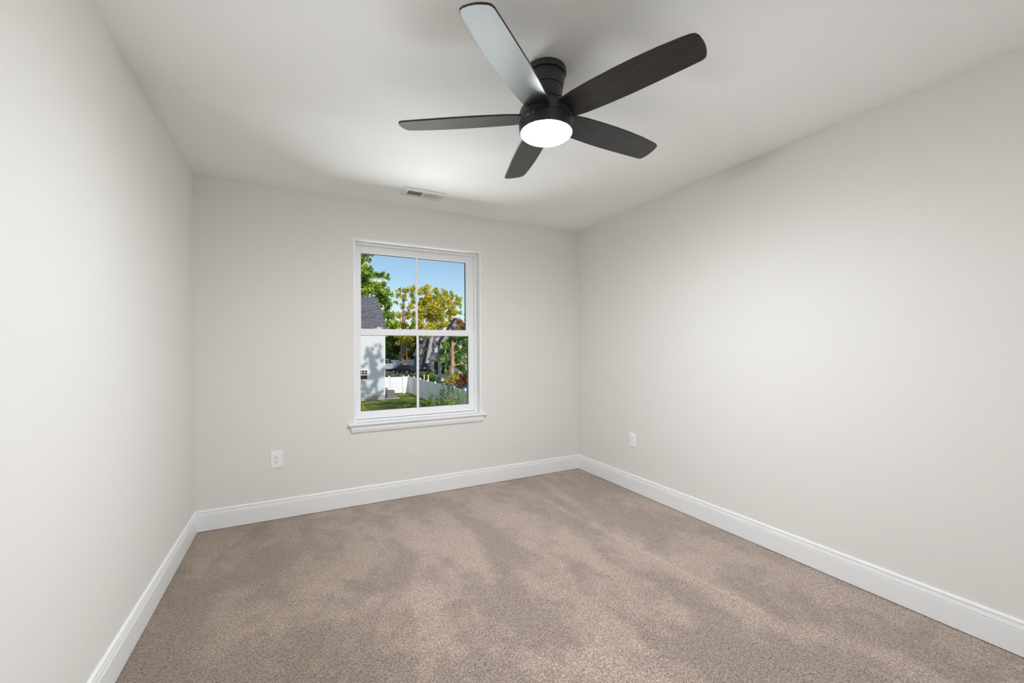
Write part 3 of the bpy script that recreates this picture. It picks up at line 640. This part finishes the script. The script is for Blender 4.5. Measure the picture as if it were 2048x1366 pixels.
tree('shrub', 'bright yellow bush at the foot of the sunlit trunk', (18.5, 48, G), (18.5, 48, -2.7), .04, YELLOW, .075, M['leaf_yellow'], M['bark'], 3, 1.2, 21, cat='bush')
tree('shrub', 'dark red bush behind the white fence at the far right', (18.0, 43, G), (18.0, 43, -2.6), .04, RED, .08, M['leaf_red'], M['bark'], 3, 1.1, 22, cat='bush')
# the big tree on the right of the yard whose shade falls on the white house
sh = []
for (x, y, z, r) in SHADE: sh.append((x, y, z, r*1.15))
tree('yard_tree', 'tall tree at the right of the yard shading the white house', (9.6, 10.2, G), (9.3, 10.2, 15.5), .22, sh+[(9.9, 10, 10.6, .5), (8.9, 9.9, 9.9, .45), (9.5, 10.6, 9.1, .7), (10.2, 9.6, 8.3, .6), (8.8, 9.5, 8.3, .5), (9.6, 10, 7.3, .7), (10.6, 10.3, 9.9, .5), (10.9, 10.3, 7.6, .6), (11.6, 10, 9.3, .55), (12.2, 10.4, 8.2, .6), (9.0, 9.4, 6.6, .6), (11.4, 9.8, 6.2, .6), (10.2, 10.4, 6.0, .5)], .10, M['leaf_green'], M['bark'], 12, 2.2, 23)

# hedge behind the gate, low bushes
def bush(label, cs, leaf, mat, seed, dens=1.2, name='bush'):
    x = sum(c[0] for c in cs)/len(cs); y = sum(c[1] for c in cs)/len(cs)
    t = thing(name, label, 'bush', (x, y, G))
    st_ = MB()
    for c in cs[:6]: st_.tube([(x+(c[0]-x)*.3, y+(c[1]-y)*.3, G-.02), (c[0], c[1], c[2])], [.03, .012], 6)
    sub(st_.build('stem', M['bark']), t); foliage('foliage', cs, leaf, mat, t, dens, seed); return t
rnd = random.Random(8)
bush('low hedge in front of the dark parked car, behind the gate', [(11.6+i*.62, 60+rnd.uniform(-.4, .4), -2.95+rnd.uniform(-.1, .12), .42) for i in range(10)], .11, M['leaf_wisp'], 31)
bush('leafy bush behind the fence corner, left of the cream house', [(14.1+i*.42, 50.6+rnd.uniform(-.3, .3), -2.7+rnd.uniform(-.3, .28), .42) for i in range(8)]+[(16.6, 51, -2.4, .4)], .09, M['leaf_wisp'], 32)
bush('dark shrub at the left foot of the cream house bay', [(17.0, 52.5, -2.9, .5), (17.5, 52.3, -3.1, .4), (16.6, 52.6, -2.4, .4), (16.9, 53, -1.9, .35)], .09, M['leaf_dark'], 33)
for i, (x, lab) in enumerate(((15.10, 'left of two short yellow posts among the bushes behind the fence'), (15.66, 'right of two short yellow posts among the bushes behind the fence'))):
    tag(MB().box(x-.07, x+.07, 49.2, 49.34, G, -2.12).build('bollard', plain('yellow_post', (.75, .70, .30, 1), .6), bevel=.01), lab, 'post', 'yellow posts behind the fence')

# young wispy shrubs just below the window
def wispy(label, x, y, h_, sp, ns, mat, leaf, seed, name='young_shrub', n_leaf=130):
    t = thing(name, label, 'bush', (x, y, G)); rr = random.Random(seed); st_ = MB(); V = []; F = []
    for i in range(ns):
        a = rr.uniform(0, 2*PI); r0 = sp*math.sqrt(rr.random()); hh = h_*rr.uniform(.62, 1.0) if i else h_
        tip = Vector((x+r0*math.cos(a), y+r0*math.sin(a), G+hh)); b = Vector((x+.15*math.cos(a), y+.15*math.sin(a), G-.02))
        md = b.lerp(tip, .6)+Vector((rr.uniform(-.08, .08), rr.uniform(-.08, .08), 0))
        st_.tube([b, md, tip], [.018, .010, .003], 6)
        for k in range(n_leaf):
            f = .45+.55*k/n_leaf; p = (b.lerp(md, f/.6) if f < .6 else md.lerp(tip, (f-.6)/.4))
            sw = .04+.20*(1-f)
            p = p+Vector((rr.gauss(0, sw), rr.gauss(0, sw), rr.gauss(0, .05)))
            d_ = Vector((rr.gauss(0, 1), rr.gauss(0, 1), rr.gauss(.5, .8))).normalized(); e_ = d_.orthogonal().normalized(); e_.rotate(Matrix.Rotation(rr.uniform(0, 6.28), 3, d_))
            s_ = leaf*rr.uniform(.6, 1.3); o = len(V)
            V += [p, p+d_*s_*.5+e_*s_*.22, p+d_*s_, p+d_*s_*.5-e_*s_*.22]; F.append((o, o+1, o+2, o+3))
    sub(st_.build('stem', M['bark'], smooth=True), t)
    sub(MB().add(V, F).build('leaves', mat), t); return t
wispy('wispy blue-green young shrub in the middle, before the fence', 6.95, 15.60, 3.07, .30, 9, M['leaf_wisp'], .125, 41)
wispy('thin shrub with bright green tips left of the wispy pair', 6.59, 16.80, 2.52, .38, 10, M['leaf_green'], .125, 42)
wispy('slim upright shrub between the middle one and the pane edge', 6.94, 14.40, 2.94, .26, 7, M['leaf_wisp'], .125, 43)
wispy('small upright shrub at the right edge of the lower pane', 6.97, 13.00, 2.89, .22, 6, M['leaf_wisp'], .125, 44)
wispy('low yellow-green shrub beside the muntin in the lower right pane', 6.43, 18.00, 1.92, .42, 12, M['leaf_green'], .125, 45)
wispy('bushy bright green shrub under the wispy shrubs', 5.73, 12.20, 2.74, .50, 16, M['leaf_green'], .125, 46)
wispy('small bright yellow-green sprig left of the muntin at the pane bottom', 4.28, 13.0, 2.63, .18, 6, M['leaf_green'], .125, 47)
wispy('yellowish shrub at the bottom left corner of the pane', 2.78, 13.0, 2.72, .20, 7, M['leaf_yellow'], .125, 48)

# dark blue house
bh = thing('house', 'dark blue-grey gabled house beyond the parked cars', 'house', (26.5, 90, G))
X0, X1, XP = 24.9, 28.72, 27.45
MB().prism([(X0, G), (X1, G), (X1, 1.9), (XP, 4.05), (X0, -.2)], 1, 90, 93.4).build('siding_wall', M['siding_blue'], bh)
rf = MB(); rf.prism([(X0-.3, -.55), (X0-.3, -.35), (XP, 4.30), (X1+.25, 1.70), (X1+.25, 1.5), (XP, 4.08)], 1, 89.6, 93.7); rf.build('roof', M['shingle_pale'], bh)
wn = MB(); ring(wn, 27.45, 28.05, .38, 2.02, .09, .09, .09, .09, 89.93, 90.0); wf = wn.build('window_frame', M['white_paint'], bh)
sub(MB().box(27.53, 27.97, 89.96, 89.99, .46, 1.94).build('pane', M['winglass']), wf)
# pale house behind
ph = thing('house', 'pale house with a light grey roof between the blue and cream houses', 'house', (30, 97, G))
MB().box(28.9, 36, 97.5, 101, G, 2.0).build('siding_wall', M['siding_grey'], ph)
MB().add([(28.3, 97.1, 2.0), (36.5, 97.1, 2.0), (36.5, 101.4, 5.4), (28.3, 101.4, 5.4), (28.3, 97.1, 1.85), (36.5, 97.1, 1.85), (36.5, 101.4, 5.2), (28.3, 101.4, 5.2)], [(0,1,2,3),(7,6,5,4),(0,4,5,1),(1,5,6,2),(2,6,7,3),(3,7,4,0)]).build('roof', M['shingle_pale'], ph)
MB().box(29.0, 31.0, 97.4, 97.5, .2, 1.6).build('window_pane', M['winglass'], ph)
MB().box(28.6, 33, 95.0, 95.1, G, -.6).build('porch_wall', M['white_paint'], ph)

# cream house with bay
ch = thing('house', 'cream house with a bay window behind the fence on the right', 'house', (21, 55, G))
cx0, cx1, cxp = 19.2, 24.4, 21.6
MB().prism([(cx0, G), (cx1, G), (cx1, 2.1), (cxp, 5.55), (cx0, 2.1)], 1, 55.2, 56.3).build('siding_wall', M['siding_cream'], ch)
gp = MB(); gp.prism([(cx0+.25, 2.35), (cx1-.25, 2.35), (cxp, 5.38)], 1, 55.14, 55.2); gp.build('gable', M['siding_shade'], ch)
rf = MB(); rf.prism([(cx0-.28, 1.83), (cx0-.28, 1.95), (cxp, 5.80), (cx1+.28, 1.95), (cx1+.28, 1.83), (cxp, 5.66)], 1, 54.96, 56.4); rf.build('roof', M['shingle_red'], ch)
rf = MB(); rf.prism([(cx0-.30, 1.78), (cx0-.30, 1.96), (cxp, 5.81), (cx1+.30, 1.96), (cx1+.30, 1.78), (cxp, 5.60)], 1, 54.90, 54.96); rf.build('rake_board', M['gutter'], ch)
MB().tube([(cx0-.05, 56.2, 1.9), (cx0-.05, 56.2, -.3)], .05, 8).tube([(cx0-.30, 56.4, 1.85), (cx0-.30, 54.9, 1.85)], .06, 8).build('gutter', M['gutter'], ch)
wn = MB(); ring(wn, 19.95, 20.75, .2, 1.7, .08, .08, .08, .08, 55.12, 55.19); wf = wn.build('window_frame', M['cream_paint'], ch)
sub(MB().box(20.03, 20.67, 55.15, 55.18, .28, 1.62).build('pane', M['winglass']), wf)
bay = [(18.0, 56.6), (18.0, 55.5), (18.80, 54.45), (20.25, 54.45), (20.9, 55.2), (20.9, 56.6)]
bb = MB().prism(bay, 2, G, -.42).build('bay', M['cream_paint'], ch)
bigbay = [(17.7, 56.9), (17.7, 55.35), (18.66, 54.12), (20.4, 54.12), (21.2, 55.1), (21.2, 56.9)]
top = [(18.9, 56.9), (18.9, 56.0), (19.15, 55.2), (20.2, 55.2), (20.4, 55.6), (20.4, 56.9)]
nb = len(bigbay)
rb = MB().add([(x, y, -.42) for x, y in bigbay]+[(x, y, -.30) for x, y in bigbay]+[(x, y, .62) for x, y in top],
              [tuple(range(nb))[::-1], tuple(range(2*nb, 3*nb))]+[(l*nb+i, l*nb+(i+1) % nb, (l+1)*nb+(i+1) % nb, (l+1)*nb+i) for l in range(2) for i in range(nb)])
rb.build('bay_roof', shingle_mat('shingle_sunlit', (.40, .30, .28, 1), (.50, .40, .38, 1)), ch)  # paler than the main roof: sunlight on the bay put into its colour
def wall_window(A, B, z0, z1, out, n):
    A = Vector((*A, 0)); B = Vector((*B, 0)); o_ = Vector((*out, 0)).normalized()
    for e, (mat, nm) in enumerate(((M['gutter'], 'window_frame'), (M['winglass'], 'pane'))):
        ins = e*.06; dd = .03+e*.012; d_ = (B-A).normalized()
        a = A+d_*ins; b = B-d_*ins
        pts = [a-o_*.02, b-o_*.02, b+o_*dd, a+o_*dd]
        vs = [(*p_.xy, z0+ins) for p_ in pts]+[(*p_.xy, z1-ins) for p_ in pts]
        ob = MB().hull8(vs).build(nm, mat)
        if e == 0: f_ = sub(ob, bb if n else ch)
        else: sub(ob, f_)
# bay windows: front face, angled face, side face
def face_window(p0, p1, f0, f1, z0, z1):
    p0 = Vector(p0); p1 = Vector(p1); d_ = p1-p0; o_ = (d_.y, -d_.x)
    a = p0+d_*f0; b = p0+d_*f1
    A = Vector((*a, 0)); B = Vector((*b, 0)); O = Vector((*o_, 0)).normalized()
    vs = lambda i, q0, q1: [(*(A+(B-A).normalized()*i+O*q0).xy, 0), (*(B-(B-A).normalized()*i+O*q0).xy, 0), (*(B-(B-A).normalized()*i+O*q1).xy, 0), (*(A+(B-A).normalized()*i+O*q1).xy, 0)]
    def mk(i, q0, q1, zz0, zz1):
        q = vs(i, q0, q1); return MB().hull8([(x, y, zz0) for x, y, _ in q]+[(x, y, zz1) for x, y, _ in q])
    f_ = mk(0, -.02, .035, z0, z1).build('bay_window', M['gutter'], ch)
    sub(mk(.05, .0, .045, z0+.05, z1-.05).build('pane', M['winglass']), f_)
face_window((18.0, 55.5), (18.80, 54.45), .30, .80, -2.45, -.70)
face_window((18.80, 54.45), (20.25, 54.45), .20, .55, -2.45, -.70)
face_window((18.80, 54.45), (20.25, 54.45), .72, .95, -2.6, -1.5)

# vehicles
def car(label, cx, cy, heading, L, Wd, Hh, paint, kind, name):
    """a car built along x (front at -x), then turned by heading"""
    t = thing(name, label, 'car', (cx, cy, G))
    if kind == 'suv':
        body = [(-.50, .16), (-.50, .42), (-.485, .52), (-.30, .60), (-.26, .62), (.485, .66), (.50, .50), (.49, .18)]
        cab = [(-.27, .60), (-.13, .97), (-.08, 1.0), (.33, 1.0), (.42, .93), (.485, .63)]
    else:
        body = [(-.50, .16), (-.50, .40), (-.48, .50), (-.26, .60), (.40, .63), (.485, .60), (.50, .45), (.49, .18)]
        cab = [(-.26, .58), (-.10, .96), (-.04, 1.0), (.18, 1.0), (.26, .95), (.42, .60)]
    Mx = Matrix.Translation((cx, cy, G)) @ Matrix.Rotation(heading, 4, 'Z')
    def pts(poly, s0, s1): return [(x*L, z*Hh) for x, z in poly]
    parts = []
    n = len(body); bp = pts(body, 0, 0); mb = MB()
    # body: sides drawn in at the sill and shoulder
    ws = [.46, .5, .5, .47, .47, .47, .5, .46]
    vs = [(x, -Wd*w_, z) for (x, z), w_ in zip(bp, ws)]+[(x, Wd*w_, z) for (x, z), w_ in zip(bp, ws)]
    mb.add(vs, [tuple(range(n))[::-1], tuple(range(n, 2*n))]+[(i, (i+1) % n, n+(i+1) % n, n+i) for i in range(n)])
    parts.append(mb.build('body', paint, bevel=.06, smooth=True))
    cp = pts(cab, 0, 0); n = len(cp)
    wt = [.46 if z < .7*Hh else .37 for x, z in cp]
    mb = MB().add([(x, -Wd*w_, z) for (x, z), w_ in zip(cp, wt)]+[(x, Wd*w_, z) for (x, z), w_ in zip(cp, wt)], [tuple(range(n))[::-1], tuple(range(n, 2*n))]+[(i, (i+1) % n, n+(i+1) % n, n+i) for i in range(n)])
    parts.append(mb.build('cabin_glass', M['winglass'], bevel=.04, smooth=True))
    rr = MB(); k0, k1 = cp[2], cp[3]
    rr.box(k0[0]-.02, k1[0]+.05, -Wd*.375, Wd*.375, Hh*.965, Hh*1.012)
    for xx in (cp[0], cp[-1]):
        pass
    for sd in (-1, 1):
        rr.tube([(cp[0][0], sd*Wd*.455, cp[0][1]), (cp[1][0]+.02, sd*Wd*.375, cp[1][1])], .035, 6); rr.tube([(cp[-1][0], sd*Wd*.455, cp[-1][1]), (cp[-2][0], sd*Wd*.375, cp[-2][1])], .045, 6)
        xm = .06*L; rr.tube([(xm, sd*Wd*.465, .62*Hh), (xm, sd*Wd*.378, .98*Hh)], .035, 6)
    parts.append(rr.build('roof_panel', paint, bevel=.015))
    for xx in (-.33*L, .31*L):
        for sd in (-1, 1):
            tw = MB(); y0, y1 = (sd*Wd*.5-.02*sd, sd*Wd*.5-.22*sd)
            tw.tube([(xx, y0, .33), (xx, y1, .33)], .33, 24); w_ = tw.build('wheel', M['tyre'], smooth=True)
            rm = MB().tube([(xx, y0+sd*.012, .33), (xx, y0-sd*.02, .33)], .20, 16).build('rim', M['rim'], smooth=True)
            w_.matrix_world = Mx; rm.matrix_world = Mx; sub(rm, w_); sub(w_, t)
    for sd in (-1, 1):
        parts.append(MB().box(-.505*L, -.47*L, sd*Wd*.30-.17, sd*Wd*.30+.17, .40*Hh, .50*Hh).build('headlight', M['headlamp'], bevel=.02))
        parts.append(MB().box(.455*L, .50*L, sd*Wd*.42-.09, sd*Wd*.42+.09, .45*Hh, .70*Hh).build('taillight', M['redlamp'], bevel=.02))
    parts.append(MB().box(-.512*L, -.49*L, -Wd*.28, Wd*.28, .24*Hh, .38*Hh).build('grille', M['rim'] if kind == 'sedan' else M['tyre']))
    for p_ in parts: p_.matrix_world = Mx; sub(p_, t)
    return t
car('dark blue estate car with red taillights parked behind the gate', 18.65, 76.8, math.radians(-50), 4.9, 1.85, 1.62, M['car_dark'], 'suv', 'station_wagon')
car('black car parked nose-on beside the dark blue house', 24.9, 83.3, math.radians(52), 4.5, 1.85, 1.62, M['car_black'], 'suv', 'parked_car')
vn = car('grey van half hidden behind the white house corner', 16.3, 88.5, math.radians(-40), 5.2, 2.0, 2.5, M['van'], 'suv', 'parked_van')
tag(MB().box(17.0, 17.6, 40.2, 40.8, G, -3.12).build('plastic_bin', M['tarp'], bevel=.02), 'blue plastic bin behind the fence at the right pane edge', 'bin')
